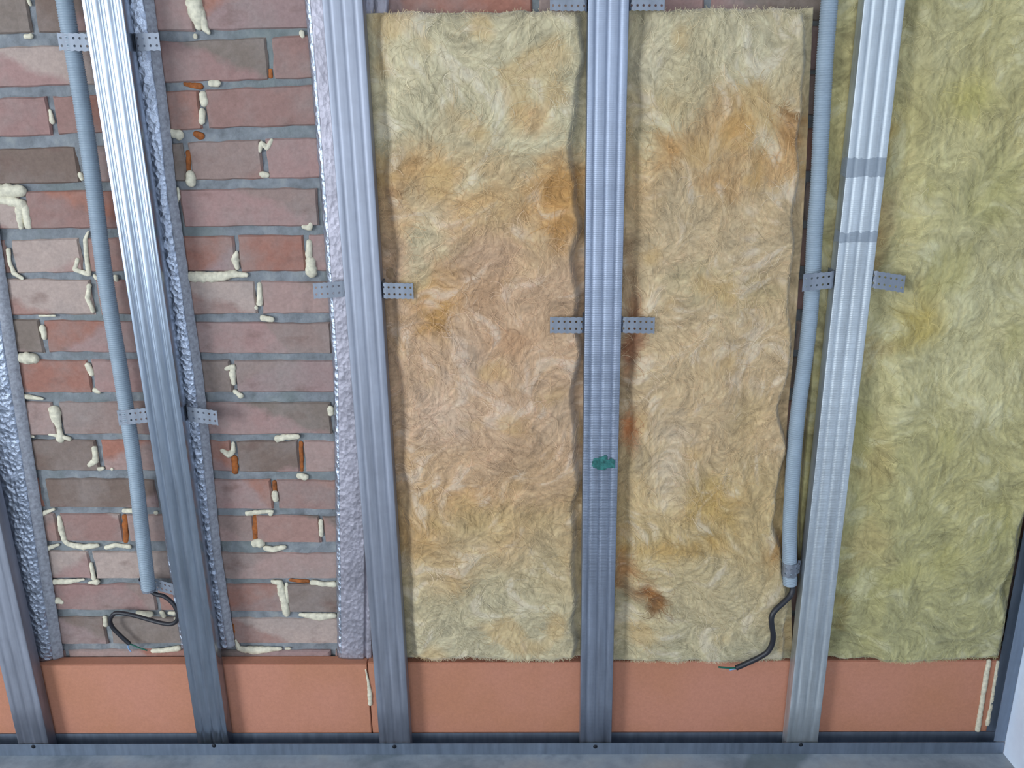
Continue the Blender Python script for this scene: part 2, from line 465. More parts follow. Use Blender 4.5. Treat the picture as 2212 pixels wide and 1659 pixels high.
def channel_x(name, x0, x1, y0, depth, h, mat):
    prof = [(y0, h), (y0, .0006), (y0 + .0006, .0003), (y0 + depth - .0006, .0003), (y0 + depth, .0006), (y0 + depth, h)]
    vs, fs = [], []
    N = 60
    for k in range(N + 1):
        x = x0 + (x1 - x0) * k / N
        for y, z in prof: vs.append((x, y, z))
    n = len(prof)
    for k in range(N):
        for i in range(n-1):
            a = k*n+i; fs.append((a, a+1, a+1+n, a+n))
    o = mesh_obj(name, vs, fs, mat); md = o.modifiers.new('sheet', 'SOLIDIFY'); md.thickness = .0006; md.offset = 0
    return o
tr = channel_x('floor_track', XL + .01, XR - .002, -.0016, .0296, .0265, M['track'])
tag(tr, 'long grey metal channel lying along the floor under the studs', 'metal track')
def screw(px, py, y, parent):
    c = P(px, py, y); b = bmesh.new()
    bmesh.ops.create_uvsphere(b, u_segments=12, v_segments=8, radius=.0042)
    for v in b.verts:
        v.co = Vector((v.co.x, v.co.y * .45, v.co.z)) + c
    bmesh.ops.create_cone(b, cap_ends=True, segments=8, radius1=.0015, radius2=.0012, depth=.012, matrix=Matrix.Translation(c + Vector((0, .006, 0))) @ Matrix.Rotation(math.radians(90), 4, 'X'))
    o = bm_obj('screw', b, M['screw'], smooth=True); o.parent = parent
    return o
for px, py in ((72, 1613), (462, 1611), (852, 1613), (1286, 1613), (1730, 1609)): screw(px, py, -.0022, tr)
# side track on right wall
def channel_z(name, x0, y0, w, depth, z0, z1, mat):
    prof = [(x0 - w, y0), (x0 - .0006, y0), (x0, y0 + .0006), (x0, y0 + depth - .0006), (x0 - .0006, y0 + depth), (x0 - w, y0 + depth)]
    vs, fs = [], []
    for k in range(31):
        z = z0 + (z1 - z0) * k / 30
        for x, y in prof: vs.append((x, y, z))
    for k in range(30):
        for i in range(5):
            a = k*6+i; fs.append((a, a+1, a+7, a+6))
    o = mesh_obj(name, vs, fs, mat); md = o.modifiers.new('sheet', 'SOLIDIFY'); md.thickness = .0006; md.offset = 0
    return o
st = channel_z('side_track', XR - .0012, -.0005, .0215, .0285, .028, ZT - .002, M['track'])
tag(st, 'grey metal channel standing upright against the white wall at right', 'metal track')

# ------------------------------------------------------------------ orange foam boards
ztop = P(600, 1435, .031).z
xseam = P(798, 1500, .031).x
def board(x0, x1, zt, lab):
    b = bmesh.new()
    add_box(b, x0, x1, .031, YB - .003, .001, zt)
    bmesh.ops.bevel(b, geom=[e for e in b.edges], offset=.0012, segments=2, affect='EDGES')
    o = bm_obj('foam_board', b, M['xps']); tag(o, lab, 'insulation board', 'orange foam boards along the floor'); return o
board(XL + .01, xseam - .001, ztop, 'orange foam board behind the left studs, under the bare brick')
board(xseam + .001, XR - .004, ztop + .003, 'orange foam board behind the right studs, under the yellow insulation')
print('ztop', ztop)

# ------------------------------------------------------------------ foil strips
def catmull(pts, n=12):
    out = []
    Q = [pts[0] * 2 - pts[1]] + list(pts) + [pts[-1] * 2 - pts[-2]]
    for i in range(1, len(Q) - 2):
        for k in range(n):
            t = k / n
            a, b, c, d = Q[i-1], Q[i], Q[i+1], Q[i+2]
            out.append(.5 * ((2*b) + (-a + c)*t + (2*a - 5*b + 4*c - d)*t*t + (-a + 3*b - 3*c + d)*t*t*t))
    out.append(Q[-2].copy()); return out
def interp(pl, z):
    """pl: list of (z, x) sorted by z"""
    if z <= pl[0][0]:
        (a, xa), (b, xb) = pl[0], pl[1]
    elif z >= pl[-1][0]:
        (a, xa), (b, xb) = pl[-2], pl[-1]
    else:
        for (a, xa), (b, xb) in zip(pl[:-1], pl[1:]):
            if a <= z <= b: break
    return xa + (xb - xa) * (z - a) / (b - a)
def edge(pxs, Y): return sorted([(P(u, v, Y).z, P(u, v, Y).x) for u, v in pxs])
def foil(Ledge, Redge, zb, ztop_, mat, lab, crease=.3, bulge=.010, seed=0, rim='R', rimw=.011, rimmat=None):
    nz = int((ztop_ - zb) / .0035); nx = 34
    def surf(t, z, x):
        y = YB - .013
        y -= bulge * math.sin(math.pi * min(1, max(0, t))) ** .7 * (.75 + .35 * mn.noise(Vector((z * 5, seed, 1))))
        y += .005 * math.exp(-((t - crease) / .035) ** 2)
        return y + .0009 * mn.noise(Vector((x * 110, z * 80, seed))) + .0005 * mn.noise(Vector((x * 260, z * 240, seed + 5)))
    def sheet(name, ta, tb, rimside, m, parent):
        vs, fs = [], []
        for j in range(nz + 1):
            z = zb + (ztop_ - zb) * j / nz
            xl, xr = interp(Ledge, z), interp(Redge, z)
            wr = .0010 * mn.noise(Vector((z * 70, 3, seed + 9)))
            a, b = xl + (rimw if rim == 'L' else 0), xr - (rimw if rim == 'R' else 0)
            if rimside == 'R': a, b, ya, yb = b, xr + wr, None, YB - .004
            elif rimside == 'L': a, b, ya, yb = xl + wr, a, YB - .004, None
            for i in range(nx + 1):
                t = i / nx; x = a + (b - a) * t
                if rimside is None: y = surf(t, z, x)
                elif rimside == 'R':
                    y0 = surf(1, z, a); y = y0 + (yb - y0) * t ** 2.2
                else:
                    y0 = surf(0, z, b); y = y0 + (ya - y0) * (1 - t) ** 2.2
                vs.append((x, y, z))
        W = nx + 1
        for j in range(nz):
            for i in range(nx):
                q = j*W+i; fs.append((q, q+1, q+1+W, q+W))
        base = len(vs)
        loop = list(range(W)) + [j*W+W-1 for j in range(1, nz+1)] + [nz*W+i for i in range(nx-1, -1, -1)] + [j*W for j in range(nz-1, 0, -1)]
        for q in loop: vs.append((vs[q][0], YB - .0033, vs[q][2]))
        n = len(loop)
        for i in range(n): fs.append((loop[i], base+i, base+(i+1) % n, loop[(i+1) % n]))
        fs.append(tuple(range(base, base + n)))
        o = mesh_obj(name, vs, fs, m, smooth=True)
        if parent: o.parent = parent
        return o
    o = sheet('foil_strip', 0, 1, None, mat, None)
    sheet('foam_edge' if rim == 'R' else 'foil_edge', 0, 1, rim, rimmat, o)
    tag(o, lab, 'foil strip'); return o
zb1 = P(100, 1417, YB).z; zb2 = P(480, 1392, YB).z; zb3 = P(765, 1418, YB).z
foil(edge([(-125, 800), (10, 1415)], .05), edge([(0, 540), (42, 820), (77, 1040), (133, 1415)], .05), max(zb1, ztop + .001), ZT - .01, M['foil'],
     'crinkled shiny foil strip at the left edge of the picture, beside the first stud', .35, .012, 1, rimw=.016, rimmat=M['foam_edge'])
foil(edge([(205, 0), (266, 420), (318, 820), (362, 1200), (392, 1392)], .05), edge([(329, 0), (362, 250), (379, 420), (437, 820), (476, 1200), (505, 1392)], .05), max(zb2, ztop + .001), ZT - .01, M['foil'],
     'crinkled shiny foil strip behind the shiny second stud', .62, .010, 2, rimw=.012, rimmat=M['foam_edge'])
foil(edge([(656, 0), (691, 420), (718, 800), (725, 1240), (727, 1416)], .05), edge([(838, 0), (815, 700), (803, 1416)], .05), max(zb3, ztop + .001), ZT - .01, M['foil_dull'],
     'dull lilac grey foil strip hanging behind the third stud', .8, .003, 3, rim='L', rimw=.010, rimmat=M['foil'])

# ------------------------------------------------------------------ mineral wool
def smooth_noise(H, W, cell, sig, rng):
    n = rng.standard_normal((H, W)); fy = np.fft.fftfreq(H)[:, None]; fxx = np.fft.fftfreq(W)[None, :]
    k = np.exp(-2 * (math.pi ** 2) * (sig / cell) ** 2 * (fy ** 2 + fxx ** 2))
    r = np.real(np.fft.ifft2(np.fft.fft2(n) * k)); return (r - r.mean()) / r.std()
def lic(H, W, ang, rng, L, src_sig, cell):
    src = smooth_noise(H, W, cell, src_sig, rng)
    out = np.zeros((H, W)); yy, xx = np.mgrid[0:H, 0:W].astype(float)
    for sgn in (1, -1):
        x, y = xx.copy(), yy.copy()
        for k in range(L):
            ix = np.clip(np.rint(x).astype(int), 0, W-1); iy = np.clip(np.rint(y).astype(int), 0, H-1)
            out += src[iy, ix]; a = ang[iy, ix]
            x += sgn * np.cos(a); y += sgn * np.sin(a)
    return (out - out.mean()) / out.std()
def batt(Ledge, Redge, zb, zt, side, base_cols, blots, lab, seed, front=.012, lbulge=(0, .02), rbulge=(0, .02), dips=(), foil_lim=-9, bot_var=.006, top_rag=.004):
    """side bands (start, width) in metres: the wool stays low until start, then swells"""
    rng = np.random.default_rng(seed)
    cell = .0021
    xmid = lambda e: interp(e, (zb + zt) / 2)
    Wm = max(interp(Redge, z) - interp(Ledge, z) for z in (zb, (zb+zt)/2, zt)); Hm = zt - zb
    W = int(Wm / cell); H = int(Hm / cell)
    # flow
    ang = smooth_noise(H, W, cell, .050, rng) * 1.1 + smooth_noise(H, W, cell, .016, rng) * .55 + 1.3
    c1 = lic(H, W, ang, rng, 22, .0042, cell)
    c2 = lic(H, W, ang + .3, rng, 18, .0014, cell)
    c3 = lic(H, W, ang - .4, rng, 9, .0009, cell)
    low = smooth_noise(H, W, cell, .028, rng); mid = smooth_noise(H, W, cell, .010, rng)
    t = np.linspace(0, 1, W)[None, :]; zz = np.linspace(zb, zt, H)[:, None]
    xl = np.array([interp(Ledge, z) for z in zz[:, 0]])[:, None]; xr = np.array([interp(Redge, z) for z in zz[:, 0]])[:, None]
    X = xl + (xr - xl) * t; Z = np.repeat(zz, W, 1)
    dl = X - xl; dr = xr - X
    def sm(d, s, w):
        q = np.clip((d - s) / w, 0, 1); return q * q * (3 - 2 * q)
    lw = smooth_noise(H, W, cell, .02, rng)[:, :1] * .004; rw = smooth_noise(H, W, cell, .02, rng)[:, :1] * .004
    B = sm(dl, lbulge[0] + lw, lbulge[1]) * sm(dr, rbulge[0] + rw, rbulge[1])
    vt = np.clip((zt - Z) / .022, 0, 1); vb = np.clip((Z - zb) / .016, 0, 1)
    B = B * (1 - (1 - vt) ** 2.5) ** .6 * (1 - .75 * (1 - vb) ** 2.5)
    rel = .0020 * low + .0003 * c1 + .0005 * mid + .00035 * c2 + .0003 * c3
    back0 = .033
    Y = back0 - (back0 - front) * B - np.clip(rel, -.008, .008) * (.35 + .65 * B)
    for (px, py, r, d) in dips:
        c = P(px, py, .012); q = ((X - c.x) / (r * .8)) ** 2 + ((Z - c.z) / r) ** 2
        Y += d * np.exp(-q)
    # edges ragged
    zr = np.interp(np.linspace(0, 1, W), np.linspace(0, 1, 14), rng.standard_normal(14)) * bot_var * .3
    zr += smooth_noise(24, W, cell, .009, rng)[12] * bot_var * .22
    zq = smooth_noise(24, W, cell, .008, rng)[12] * top_rag * .3
    Z = Z + zr[None, :] * np.clip(1 - (Z - zb) / .04, 0, 1) + zq[None, :] * np.clip(1 - (zt - Z) / .03, 0, 1)
    Y = np.minimum(Y, YB - .004)
    # colours of the fibres themselves
    bc = [np.array(lin(c)[:3]) for _, c in base_cols]; bz = [P(1100, py, .01).z for py, _ in base_cols]
    order = np.argsort(bz); bz = [bz[i] for i in order]; bc = [bc[i] for i in order]
    zz2 = Z + low * .03
    col = np.stack([np.interp(zz2, bz, [c[k] for c in bc]) for k in range(3)], -1)
    for (px, py, rx, ry, cc, st_) in blots:
        c = P(px, py, .01); sx_ = rx * PS(px, py, .01)
        q = np.sqrt(((X - c.x) / sx_) ** 2 + ((Z - c.z) / (ry * PS(px, py, .01))) ** 2) + .22 * mid + .12 * c1
        wgt = np.clip(1.25 - q, 0, 1) ** 1.1 * st_
        col = col * (1 - wgt[..., None]) + np.array(lin(cc)[:3]) * wgt[..., None]
    s = .88 * (1 + .08 * np.clip(c2, -2, 2) + .045 * np.clip(c1, -2, 2) + .075 * np.clip(c3, -2, 2) + .03 * np.clip(mid, -2, 2) + .03 * np.clip(low, -2, 2))
    col = col * s[..., None] * np.array([1.0, .93, .80] if side != 'y' else [1.06, .97, .80])
    pal = np.clip((mid + 1.6 * c1) * .5 - .65, 0, 1)[..., None] * .30
    col = col * (1 - pal) + np.array(lin((222, 210, 194) if side != 'y' else (206, 200, 170))[:3]) * pal
    ora = np.clip(smooth_noise(H, W, cell, .018, rng) - .9, 0, 1)[..., None] * .45
    col = col * (1 - ora) + np.array(lin((196, 158, 100) if side != 'y' else (176, 166, 104))[:3]) * ora
    col = np.clip(col, .02, .9)
    V = np.stack([X, Y, Z], -1).reshape(-1, 3)
    ids = np.arange(H * W).reshape(H, W)
    Fq = np.stack([ids[:-1, :-1], ids[:-1, 1:], ids[1:, 1:], ids[1:, :-1]], -1).reshape(-1, 4)
    loop = list(ids[0, :]) + list(ids[1:, -1]) + list(ids[-1, -2::-1]) + list(ids[-2:0:-1, 0])
    Vl = V[loop].copy(); Vm = Vl.copy()
    zsafe = ztop + .006
    Vm[:, 1] = Vl[:, 1] * .45 + np.where(Vl[:, 0] < foil_lim, .042, .0555) * .55; Vm[:, 2] = np.maximum(Vl[:, 2], zb + .004)
    Vl[:, 1] = np.where(Vl[:, 0] < foil_lim, .0425, YB - .0035); Vl[:, 2] = np.maximum(Vl[:, 2], zsafe)
    Vm[:, 2] = np.where(Vm[:, 1] > .028, np.maximum(Vm[:, 2], zsafe), Vm[:, 2])
    n = len(loop); b1 = len(V); b2 = b1 + n
    V = np.vstack([V, Vm, Vl])
    Fs = [tuple(f) for f in Fq.tolist()]
    for i in range(n):
        k = (i + 1) % n
        Fs.append((int(loop[i]), b1+i, b1+k, int(loop[k]))); Fs.append((b1+i, b2+i, b2+k, b1+k))
    Fs.append(tuple(range(b2, b2 + n)))
    o = mesh_obj('insulation_batt', V.tolist(), Fs, M['wool'], smooth=True)
    cf = col.reshape(-1, 3); cf = np.vstack([cf, cf[loop], cf[loop]]); cf = np.hstack([cf, np.ones((len(cf), 1))]).astype(np.float32)
    at = o.data.attributes.new('fibre', 'FLOAT_COLOR', 'POINT'); at.data.foreach_set('color', cf.ravel())
    tag(o, lab, 'insulation')
    # loose fibre wisps lying on the surface
    fv, ff, fc = [], [], []
    colg = col
    for k in range(7000):
        i = rng.integers(3, W - 3); j = rng.integers(2, H - 3)
        x, y = float(i), float(j); n_ = int(rng.integers(6, 15)); step = rng.uniform(.9, 1.7); wd = rng.uniform(.00015, .00038)
        off = rng.uniform(.0004, .0022); turn = rng.normal(0, .05); a = ang[j, i] + rng.normal(0, .5); pts = []
        for q in range(n_):
            ix, iy = int(np.clip(round(x), 0, W-1)), int(np.clip(round(y), 0, H-1))
            pts.append(Vector((X[iy, ix] + (x - ix) * cell, Y[iy, ix] - off * math.sin(math.pi * (q + .5) / n_) - .0003, Z[iy, ix] + (y - iy) * cell)))
            a += turn * 3; x += math.cos(a) * step; y += math.sin(a) * step
            if not (1 < x < W - 2 and 1 < y < H - 2): break
        if len(pts) < 4: continue
        bi = len(fv); cc = colg[j, i] * rng.uniform(.92, 1.3)
        for q, p in enumerate(pts):
            d = (pts[min(q+1, len(pts)-1)] - pts[max(q-1, 0)]); nrm = Vector((-d.z, 0, d.x)); nrm = nrm.normalized() if nrm.length > 1e-6 else Vector((1,0,0))
            fv += [p + nrm * wd, p - nrm * wd]; fc += [(*np.clip(cc, 0, .9), 1)] * 2
        for q in range(len(pts)-1): ff.append((bi+2*q, bi+2*q+1, bi+2*q+3, bi+2*q+2))
    for k in range(900):
        top_ = rng.random() < .4; i = rng.integers(2, W - 3); j = H - 2 - int(rng.integers(0, 4)) if top_ else 1 + int(rng.integers(0, 4))
        p = Vector((X[j, i], Y[j, i] - .0008, Z[j, i])); a = (1.57 if top_ else -1.57) + rng.normal(0, .9); L_ = rng.uniform(.003, .010); n_ = 5
        wd = rng.uniform(.00012, .0003); bi = len(fv); cc = np.clip(colg[j, i] * rng.uniform(1, 1.25), 0, .9); turn = rng.normal(0, .25); dy = rng.uniform(-.1, .5)
        for q in range(n_):
            d = Vector((math.cos(a), dy, math.sin(a))); nrm = Vector((-d.z, 0, d.x)).normalized()
            fv += [p + nrm * wd, p - nrm * wd]; fc += [(*cc, 1)] * 2
            p = p + d * (L_ / n_); a += turn
        for q in range(n_ - 1): ff.append((bi+2*q, bi+2*q+1, bi+2*q+3, bi+2*q+2))
    fo = mesh_obj('loose_fibres', fv, ff, M['wool'], smooth=True)
    at = fo.data.attributes.new('fibre', 'FLOAT_COLOR', 'POINT'); at.data.foreach_set('color', np.array(fc, dtype=np.float32).ravel())
    fo.parent = o; fo['kind'] = 'stuff'
    return o
s3 = lambda z: studs[3](z); s4 = lambda z: studs[4](z); s5 = lambda z: studs[5](z)
zT = P(1100, 22, .012).z; zB = P(1100, 1432, .012).z
CR, TAN, PNK = (206, 198, 172), (204, 176, 138), (206, 176, 150)
ORG = (204, 154, 92); BRN = (150, 104, 56)
batt([(.2, s3(.2) - .008), (1.4, s3(1.4) - .002)], [(.2, s4(.2) - .006), (1.4, s4(1.4) - .006)], zB, zT, 'o',
     [(20, CR), (280, CR), (420, TAN), (620, PNK), (950, PNK), (1150, TAN), (1280, (202, 190, 160)), (1430, CR)],
     [(1150,255,60,45,ORG,.5),(960,360,110,40,ORG,.45),(1200,430,60,90,ORG,.8),(1040,430,60,40,ORG,.45),(840,430,25,70,(170,120,80),.6),(940,660,55,80,(196,150,82),.75),
      (925,490,55,70,(216,204,176),.7),(900,560,30,80,(218,208,180),.6),(1010,790,40,90,(214,190,172),.6),(1050,640,60,60,(190,152,120),.5),(1100,740,60,40,(190,146,110),.5),(1080,545,60,40,(204,172,150),.5),
      (950,900,70,80,(216,194,178),.6),(1190,700,40,60,(188,160,134),.5),(1000,1080,110,50,ORG,.35),(900,1170,60,60,(190,150,90),.4),(1150,1000,70,90,(190,160,130),.5),(1200,1250,60,60,(194,176,140),.5),(1060,1130,120,50,(206,186,140),.4),
      (1200,900,50,60,(208,184,160),.5),(1130,1330,90,60,CR,.4),(980,1380,60,50,CR,.6)],
     'tan and cream mineral wool batt between the third and fourth studs', 11,
     lbulge=(.044, .026), rbulge=(.031, .014), dips=[(838, 600, .018, .012), (1300, 655, .02, .012), (850, 560, .02, .004)], foil_lim=9)
zT2 = P(1550, 17, .012).z; zB2 = P(1550, 1437, .012).z
batt([(.2, s4(.2) + .006), (1.4, s4(1.4) + .006)],
     edge([(1766, 15), (1742, 500), (1722, 760), (1706, 930), (1700, 1150), (1706, 1240), (1716, 1300), (1718, 1435)], .014), zB2, zT2, 'o',
     [(20, CR), (220, (204, 192, 162)), (330, TAN), (520, (206, 186, 156)), (900, (206, 182, 150)), (1150, (204, 182, 140)), (1280, (202, 188, 156)), (1430, (198, 192, 166))],
     [(1590,280,55,40,ORG,.6),(1450,320,40,45,ORG,.6),(1710,280,40,60,(184,136,84),.7),(1560,400,70,40,ORG,.4),(1680,360,50,60,ORG,.4),(1730,240,30,40,BRN,.3),(1400,130,50,70,(216,210,192),.5),(1640,120,90,60,(212,206,184),.5),
      (1395,1275,36,26,(150,92,36),.9),(1420,1300,20,26,(130,80,30),.8),(1345,1240,24,50,(180,120,66),.7),(1530,1090,60,80,(206,172,100),.6),(1460,1190,120,30,(204,166,96),.6),(1680,1190,30,50,(178,130,70),.7),(1372,700,26,60,(160,104,76),.7),(1362,780,20,80,(158,104,78),.8),
      (1362,930,20,50,(196,126,80),.9),(1620,640,60,60,(206,186,140),.4),(1440,1010,50,110,(214,200,184),.7),(1520,620,100,60,(206,196,160),.4),(1360,560,20,60,(150,110,80),.5)],
     'cream mineral wool batt between the fourth stud and the right conduit', 23,
     lbulge=(.040, .026), rbulge=(.010, .012), dips=[(1375, 672, .02, .012), (1362, 800, .015, .008), (1400, 1280, .016, .006), (1420, 1300, .01, .006)])
zB3 = P(2000, 1434, .012).z
YG, YG2 = (188, 184, 148), (184, 180, 138)
batt(edge([(1800, 15), (1775, 500), (1752, 850), (1730, 1100), (1734, 1435)], .034), [(0, XR - .024), (3, XR - .024)], zB3, 1.62, 'y',
     [(20, YG), (280, (190, 184, 140)), (500, YG), (800, (194, 190, 154)), (1000, YG2), (1200, (178, 176, 134)), (1430, (172, 172, 136))],
     [(2100,210,60,50,(190,184,116),.6),(2000,690,50,70,(184,166,92),.7),(1930,300,40,70,(176,150,96),.6),(2150,420,70,80,(180,178,120),.5),(2010,120,90,80,(200,196,164),.5),(1900,520,30,90,(172,138,92),.7),(1940,440,30,60,(196,180,150),.4),
      (2100,650,80,60,(204,202,172),.6),(2080,800,70,60,(202,200,170),.5),(1890,770,30,60,(180,156,110),.6),(1830,700,60,900,(170,152,110),.25),(1880,1180,60,80,(190,172,130),.4),(2150,1150,60,60,(168,168,116),.5),(2060,330,80,60,(202,198,160),.5),
      (1900,1000,30,90,(180,164,116),.5),(2160,60,60,60,(196,192,150),.5),(1830,1330,20,40,(150,130,70),.6)],
     'yellow green mineral wool batt between the fifth stud and the white wall', 37,
     lbulge=(.120, .026), rbulge=(.0, .02), dips=[(1905, 560, .02, .006)], bot_var=.010)

# ------------------------------------------------------------------ tubes
def tube(bm, pts, rad, seg=12, cap=True):
    prev = None; rings = []
    up = Vector((0, -1, 0))
    for i, p in enumerate(pts):
        d = (pts[min(i+1, len(pts)-1)] - pts[max(i-1, 0)])
        d = d.normalized() if d.length > 1e-9 else Vector((0, 0, 1))
        s = d.cross(up)
        if s.length < 1e-3: s = d.cross(Vector((1, 0, 0)))
        s.normalize(); t = s.cross(d).normalized()
        r = rad[i] if isinstance(rad, (list, tuple)) else rad
        rings.append([bm.verts.new(p + (s * math.cos(2*math.pi*k/seg) + t * math.sin(2*math.pi*k/seg)) * r) for k in range(seg)])
    for a, b in zip(rings[:-1], rings[1:]):
        for k in range(seg): bm.faces.new((a[k], a[(k+1) % seg], b[(k+1) % seg], b[k]))
    if cap: bm.faces.new(rings[0]); bm.faces.new(rings[-1])
def resample(pts, step):
    out = [pts[0].copy()]; acc = 0
    for a, b in zip(pts[:-1], pts[1:]):
        L = (b - a).length; s = step - acc
        while s <= L: out.append(a.lerp(b, s / L)); s += step
        acc = (L - (s - step)) if L > 0 else acc
    return out
def conduit(pxs, lab, r=.0122):
    pts = [P(u, v, y) for u, v, y in pxs]
    d = (pts[0] - pts[1]).normalized(); d.x *= .2; d.y = 0
    top = pts[0] + d.normalized() * ((ZT - .01) - pts[0].z) / max(.5, d.normalized().z)
    pts = [top, pts[0].lerp(top, .4)] + pts
    c = catmull(pts, 30)
    c = resample(c, .0009)
    rad = []
    for i in range(len(c)):
        ph = (i * .0009 / .0036) % 1
        rad.append(r - .0014 * (0.5 - 0.5 * math.cos(2 * math.pi * ph)) ** 1.3)
    b = bmesh.new(); tube(b, c, rad, 14, cap=False)
    o = bm_obj('corrugated_conduit', b, M['conduit'], smooth=True)
    md = o.modifiers.new('wall', 'SOLIDIFY'); md.thickness = .0008; md.offset = -1
    tag(o, lab, 'conduit', 'grey corrugated conduits'); return o
YL_, YR_ = .028, .0205
conduit([(139, 0, YL_), (158, 110, YL_), (181, 250, YL_), (202, 400, YL_), (227, 600, YL_), (260, 800, YL_), (276, 905, YL_), (290, 1000, YL_), (307, 1150, YL_), (318, 1245, YL_), (321, 1272, YL_)],
        'grey corrugated conduit in front of bare brick, left of the shiny stud')
conduit([(1792, 0, YR_), (1778, 200, YR_), (1768, 400, YR_), (1760, 500, YR_), (1755, 610, YR_), (1748, 700, YR_), (1736, 800, YR_), (1725, 880, .016), (1718, 950, .013), (1711, 1050, .012), (1706, 1150, .012), (1706, 1262, .012)],
        'grey corrugated conduit over the yellow insulation, left of the fifth stud')
def cable(pxs, lab, r, wires):
    pts = catmull([P(u, v, y) for u, v, y in pxs], 10)
    root = empty('electric_cable', pts[-1])
    b = bmesh.new(); tube(b, pts, r, 14)
    o = bm_obj('sheath', b, M['cable'], smooth=True); adopt(o, root)
    for mt, wp, wr in wires:
        q = catmull([P(u, v, y) for u, v, y in wp], 8)
        b = bmesh.new(); tube(b, q, wr, 8); o = bm_obj('wire', b, M[mt], smooth=True); adopt(o, root); o['label'] = mt + ' core wire'
    tag(root, lab, 'cable'); return root
cable([(320, 1255, .033), (325, 1275, .033), (338, 1284, .032), (354, 1288, .030), (371, 1301, .028), (381, 1316, .026), (385, 1330, .025), (380, 1343, .026), (367, 1348, .028), (345, 1345, .031), (316, 1337, .035), (287, 1329, .038), (258, 1324, .040), (245, 1327, .041), (238, 1340, .042), (243, 1355, .044), (258, 1371, .045), (272, 1384, .046), (280, 1391, .046)],
      'black cable looping out of the left conduit over bare brick', .0040,
      [('green', [(279, 1390, .046), (288, 1394, .045), (302, 1400, .042), (318, 1405, .040)], .0014),
       ('blue', [(278, 1390, .047), (277, 1399, .046), (283, 1408, .045)], .0012)])
cable([(1706, 1245, .012), (1712, 1268, .010), (1708, 1285, .006), (1692, 1302, .001), (1675, 1318, -.003), (1667, 1332, -.005), (1667, 1350, -.006), (1670, 1370, -.006), (1668, 1390, -.005), (1658, 1408, -.004), (1640, 1420, -.002), (1615, 1432, .002), (1590, 1443, .004)],
      'black cable hanging from the right conduit across the pale insulation', .0050,
      [('green', [(1592, 1443, .003), (1576, 1443, .002), (1552, 1441, .002)], .0018),
       ('blue', [(1592, 1444, .004), (1584, 1445, .002), (1576, 1447, .001)], .0018)])

# ------------------------------------------------------------------ perforated steel
def perforated(name, path, width, up, mat, parent, rows=2, pitch=.0092, hole=.0019):
    """path: polyline; holes in 'rows' rows; up: unit direction of the width"""
    L = [0]
    for a, b in zip(path[:-1], path[1:]): L.append(L[-1] + (b - a).length)
    n = max(2, round(L[-1] / pitch)); ps = L[-1] / n
    def at(s):
        s = min(max(s, 0), L[-1])
        for i in range(len(path) - 1):
            if s <= L[i+1] + 1e-9: return path[i].lerp(path[i+1], (s - L[i]) / max(1e-9, L[i+1] - L[i]))
        return path[-1]
    bm = bmesh.new(); rh = width / rows
    for i in range(n):
        for j in range(rows):
            s0 = i * ps; w0 = -width / 2 + j * rh; cs, cw = s0 + ps / 2, w0 + rh / 2 * (1.0)
            cw = w0 + rh * (.58 if j == 0 else .42)
            sq = [(s0, w0), (s0 + ps/2, w0), (s0 + ps, w0), (s0 + ps, w0 + rh/2), (s0 + ps, w0 + rh), (s0 + ps/2, w0 + rh), (s0, w0 + rh), (s0, w0 + rh/2)]
            ho = [(cs + hole * math.cos(math.radians(a)), cw + hole * math.sin(math.radians(a))) for a in (225, 270, 315, 0, 45, 90, 135, 180)]
            A = []
            for s, w_ in sq:
                e = 0
                if abs(abs(w_) - width/2) < 1e-6 and abs(s - cs) < 1e-6: e = -.0012 * (1 if w_ > 0 else -1)
                A.append(bm.verts.new(at(s) + up * (w_ + e)))
            B = [bm.verts.new(at(s) + up * w_) for s, w_ in ho]
            for k in range(8): bm.faces.new((A[k], A[(k+1) % 8], B[(k+1) % 8], B[k]))
    bmesh.ops.remove_doubles(bm, verts=bm.verts, dist=1e-5)
    o = bm_obj(name, bm, mat, smooth=False)
    md = o.modifiers.new('sheet', 'SOLIDIFY'); md.thickness = .0009; md.offset = 0
    adopt(o, parent); return o
UPZ = Vector((0, 0, 1))
def hanger(k, py, lab, lx, rx, h=.026, yl=.007, yr=.007, tl=0, tr_=0, pyl=None, pyr=None):
    """k stud; lx, rx pixel x of the outer wing tips"""
    zc = P(1100, py, 0).z
    cpx = P(lx + 40, py, 0); zc = P((lx + rx) / 2, py, 0).z
    sx = studs[k](zc)
    root = empty('hanger_bracket', (sx, YB - .012, zc))
    bm = bmesh.new(); add_box(bm, sx - .0312, sx + .0312, YB - .0268, YB - .0258, zc - h/2, zc + h/2)
    b = bm_obj('base_plate', bm, M['hanger']); adopt(b, root)
    yb = YB - .026
    for sg, tip, yy, tl_ in ((-1, lx, yl, tl), (1, rx, yr, tr_)):
        pyt = pyl if sg < 0 else pyr
        T = P(tip, pyt if pyt else py, yy)
        x0 = sx + sg * .0312
        path = [Vector((x0, yb, zc)), Vector((x0, yy + .004, zc)), Vector((x0 + sg * .0015, yy + .0008, zc)), Vector((x0 + sg * .005, yy, zc + (T.z - zc) * .08)), Vector((T.x, yy + tl_, T.z))]
        perforated('leg', path, h, UPZ, M['hanger'], root)
    tag(root, lab, 'bracket', 'perforated hanger brackets gripping the studs')
hanger(2, 90, 'perforated steel hanger crossing the conduit at the top of the shiny stud', 126, 345, h=.026, yl=.016, yr=.022)
hanger(2, 903, 'perforated steel hanger gripping the shiny stud over conduit, halfway down', 255, 470, h=.028, yl=.016, yr=.020)
hanger(3, 629, 'perforated steel hanger on the third stud, beside the dull foil strip', 677, 893, h=.027, yl=.020, yr=.003)
hanger(4, 3, 'perforated steel hanger at the very top of the green marked stud', 1188, 1436, h=.026, yl=.004, yr=.004)
